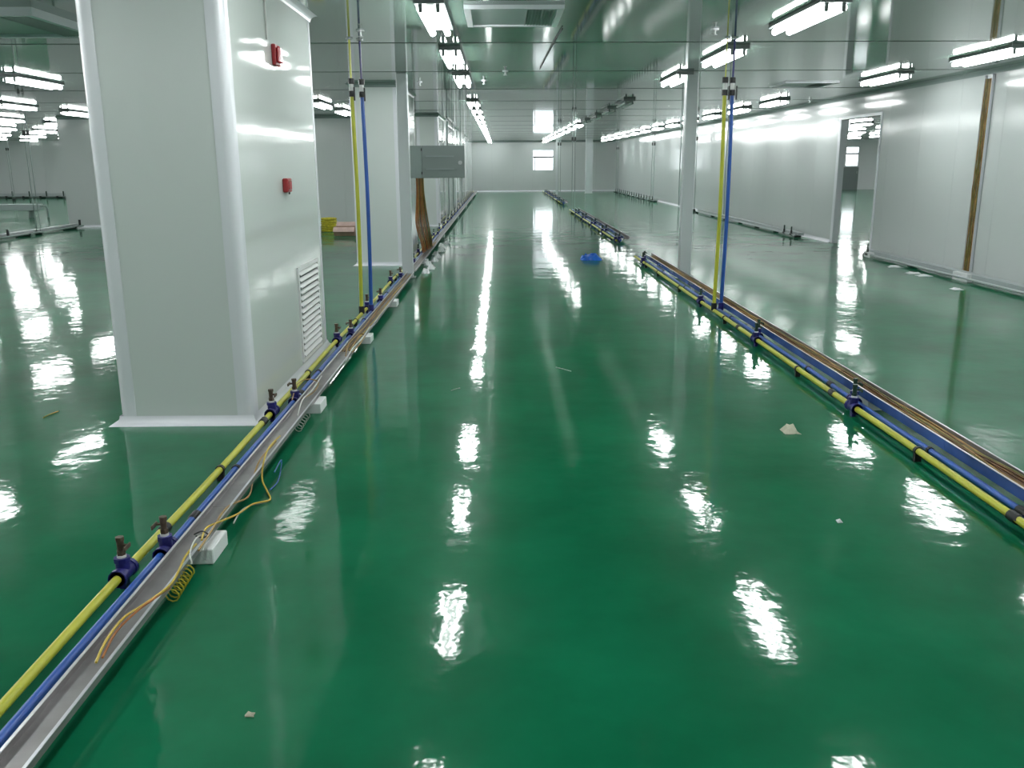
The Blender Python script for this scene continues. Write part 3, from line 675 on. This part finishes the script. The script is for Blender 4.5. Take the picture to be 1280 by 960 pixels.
# small blue-grey boxes further along the left wall
t = thing('control_box', 'small blue-grey control box on the left aisle wall beyond the cabinet door', 'control box', (-1.45, 27.5, 1.3))
MB().box(XC, -1.38, 26.4, 26.9, 1.25, 2.0, .006).build('body', 'cabinet', t); MB().box(-1.38, -1.37, 26.43, 26.87, 1.28, 1.97, .003).build('door', 'door_grey', t)
tag(MB().tube([(-1.47, 26.3, .12), (-1.47, 26.3, 1.0), (-1.47, 26.3, 2.75)], .02, 8).build('drop_pipe', 'trim_dark', None, True), 'dark drop pipe on the left aisle wall by the control box', 'pipe')
for y, nm in ((30.0, 'before the fourth column'), (36.5, 'past the fourth column')):
    tag(MB().tube([(XC + .03, y, .12), (XC + .03, y, 1.0), (XC + .03, y, H - .005)], .022, 8).build('drop_pipe', 'trim_dark', None, True), 'thin drop pipe on the left aisle wall ' + nm, 'pipe')

# ------------------------------------------------------------------ junk, litter
t = thing('cable_spool', 'yellow coil of hose on the floor by the left back wall', 'hose coil', (-4.15, 21.9, 0))
for k in range(6):
    n = 20; R_ = .17 - .004 * (k % 2)
    MB().tube([(-4.15 + R_ * math.cos(2*PI*i/n), 21.95 + R_ * math.sin(2*PI*i/n), .03 + .055*k) for i in range(n + 1)], .028, 6).build('turn', 'junk_yellow', t, True)
def open_box(x0, x1, y0, y1, h, m, m2, label):
    t = thing('cardboard_box', label, 'box', ((x0+x1)/2, (y0+y1)/2, 0)); w = .008
    MB().box(x0, x1, y0, y1, 0, w).box(x0, x1, y0, y0 + w, w, h).box(x0, x1, y1 - w, y1, w, h).box(x0, x0 + w, y0 + w, y1 - w, w, h).box(x1 - w, x1, y0 + w, y1 - w, w, h).build('body', m, t)
    MB().add([(x0, y0, h), (x1, y0, h), (x1, y0 - .12, h - .10), (x0, y0 - .12, h - .10), (x0, y0 + .006, h), (x1, y0 + .006, h), (x1, y0 - .114, h - .104), (x0, y0 - .114, h - .104)], [(0,1,2,3),(7,6,5,4),(0,4,5,1),(1,5,6,2),(2,6,7,3),(3,7,4,0)]).build('flap', m2, t)
    MB().add([(x0, y1, h), (x1, y1, h), (x1, y1 + .1, h + .09), (x0, y1 + .1, h + .09), (x0, y1 + .006, h - .004), (x1, y1 + .006, h - .004), (x1, y1 + .106, h + .086), (x0, y1 + .106, h + .086)], [(0,1,2,3),(7,6,5,4),(0,4,5,1),(1,5,6,2),(2,6,7,3),(3,7,4,0)]).build('flap', m2, t)
open_box(-3.8, -3.32, 20.6, 20.95, .2, 'cardboard', 'pinkboard', 'open brown cardboard box on the floor by the left back wall')
t = thing('tape_roll', 'black roll standing on the floor beside the cardboard box', 'roll', (-3.2, 21.05, 0))
MB().tube([(-3.27, 21.05, .13), (-3.14, 21.05, .13)], .13, 16).build('roll', 'black', t, True); MB().tube([(-3.28, 21.05, .13), (-3.13, 21.05, .13)], .05, 12).build('core', 'duct', t, True)
t = thing('wall_vent', 'small louvre vent low on the left back wall', 'air vent', (-4.85, 23.99, .05))
MB().box(-5.3, -4.76, 23.985, 24.0, .07, .43, .003).build('frame', 'white', t)
for k in range(6): MB().box(-5.26, -4.80, 23.975, 23.986, .10 + .05*k, .125 + .05*k).build('slat', 'grille', t)
# crumpled blue bag
def crumple(name, m, x, y, sx, sy, h, label, cat, seed, n=9):
    rnd = random.Random(seed); vs = []; fs = []
    for j in range(n):
        for i in range(n):
            u = i/(n-1)*2 - 1; v = j/(n-1)*2 - 1; e = max(0, 1 - max(abs(u), abs(v)))
            rr = .82 + .3 * rnd.random()
            vs.append((x + u * sx * rr, y + v * sy * rr, .004 + h * min(1, e * 2.2) * (.35 + .65 * rnd.random())))
    for j in range(n-1):
        for i in range(n-1): fs.append((j*n+i, j*n+i+1, (j+1)*n+i+1, (j+1)*n+i))
    k = len(vs); vs += [(a, b, max(.0005, c - .003)) for a, b, c in vs]
    fs += [tuple(q + k for q in f[::-1]) for f in list(fs)]
    rim = [i for i in range(n)] + [j*n + n - 1 for j in range(1, n)] + [(n-1)*n + i for i in range(n-2, -1, -1)] + [j*n for j in range(n-2, 0, -1)]
    for a, b in zip(rim, rim[1:] + rim[:1]): fs.append((a, b, b + k, a + k))
    return tag(MB().add(vs, fs).build(name, m), label, cat)
crumple('plastic_bag', 'bag_blue', 1.54, 15.2, .17, .22, .10, 'crumpled bright blue plastic bag on the aisle floor', 'bag', 3)
crumple('paper_scrap', 'paper', 1.76, 5.16, .045, .05, .045, 'torn pale paper scrap on the aisle floor by the right run', 'paper', 5, 5)
crumple('paper_scrap', 'plastic', 1.54, 3.77, .012, .016, .012, 'tiny white crumb on the floor at right', 'scrap', 6, 4)
crumple('paper_scrap', 'paper', -.76, 2.35, .014, .01, .01, 'tiny pale scrap on the near floor at lower left', 'scrap', 8, 4)
tag(MB().tube(spline(pw((695, 459, .004), (703, 461, .006), (714, 464, .004)), 5), .003, 5).build('wire_offcut', 'wire_white'), 'short pale wire offcut on the aisle floor', 'wire')
tag(MB().tube(spline(pw((564, 488, .004), (570, 486, .006), (575, 485, .004)), 5), .0025, 5).build('wire_offcut', 'wire_white'), 'tiny pale wire offcut left of the aisle middle', 'wire')
tag(MB().tube(spline(pw((54, 522, .004), (62, 518, .006), (73, 514, .004)), 5), .003, 5).build('wire_offcut', 'wire_yellow'), 'tiny yellow wire offcut on the floor left of the big column', 'wire')
for k, (px, py) in enumerate([(1155, 345), (1196, 362), (1118, 334), (1142, 342)]):
    q = P(px, py); crumple('film_scrap', 'plastic', q.x, q.y, .10 if k != 1 else .06, .07, .03, ['white film scrap on the floor by the right wall cables', 'white film scrap nearest the camera by the right wall trunking', 'white film scrap farthest back by the right wall trunking', 'small middle white film scrap by the right wall trunking'][k], 'scrap', 20 + k, 5)
tag(MB().box(6.30, 6.37, 11.9, 12.3, 0, .11, .004).build('foam_block', 'foam'), 'white foam block against the right wall trunking under the cables', 'foam block')
tag(MB().box(6.28, 6.36, 15.1, 15.35, 0, .09, .004).build('foam_block', 'foam'), 'white foam block by the doorway end of the right wall trunking', 'foam block')
# white debris along the far left run
for k in range(10):
    y = 13.4 + .55 * k
    crumple('film_scrap', 'plastic', -1.12 + .05 * math.sin(k * 2.2), y, .06, .12, .07, 'white plastic film scrap along the left run past the slim post', 'scrap', 40 + k, 6)['group'] = 'film scraps past the slim post'
tag(MB().tube(spline(pw((703, 36, H - .012), (690, 58, H - .012), (675, 86, H - .012)), 6), .006, 6).build('ceiling_cable', 'black'), 'thin dark cable running along the ceiling behind the square diffuser', 'cable')
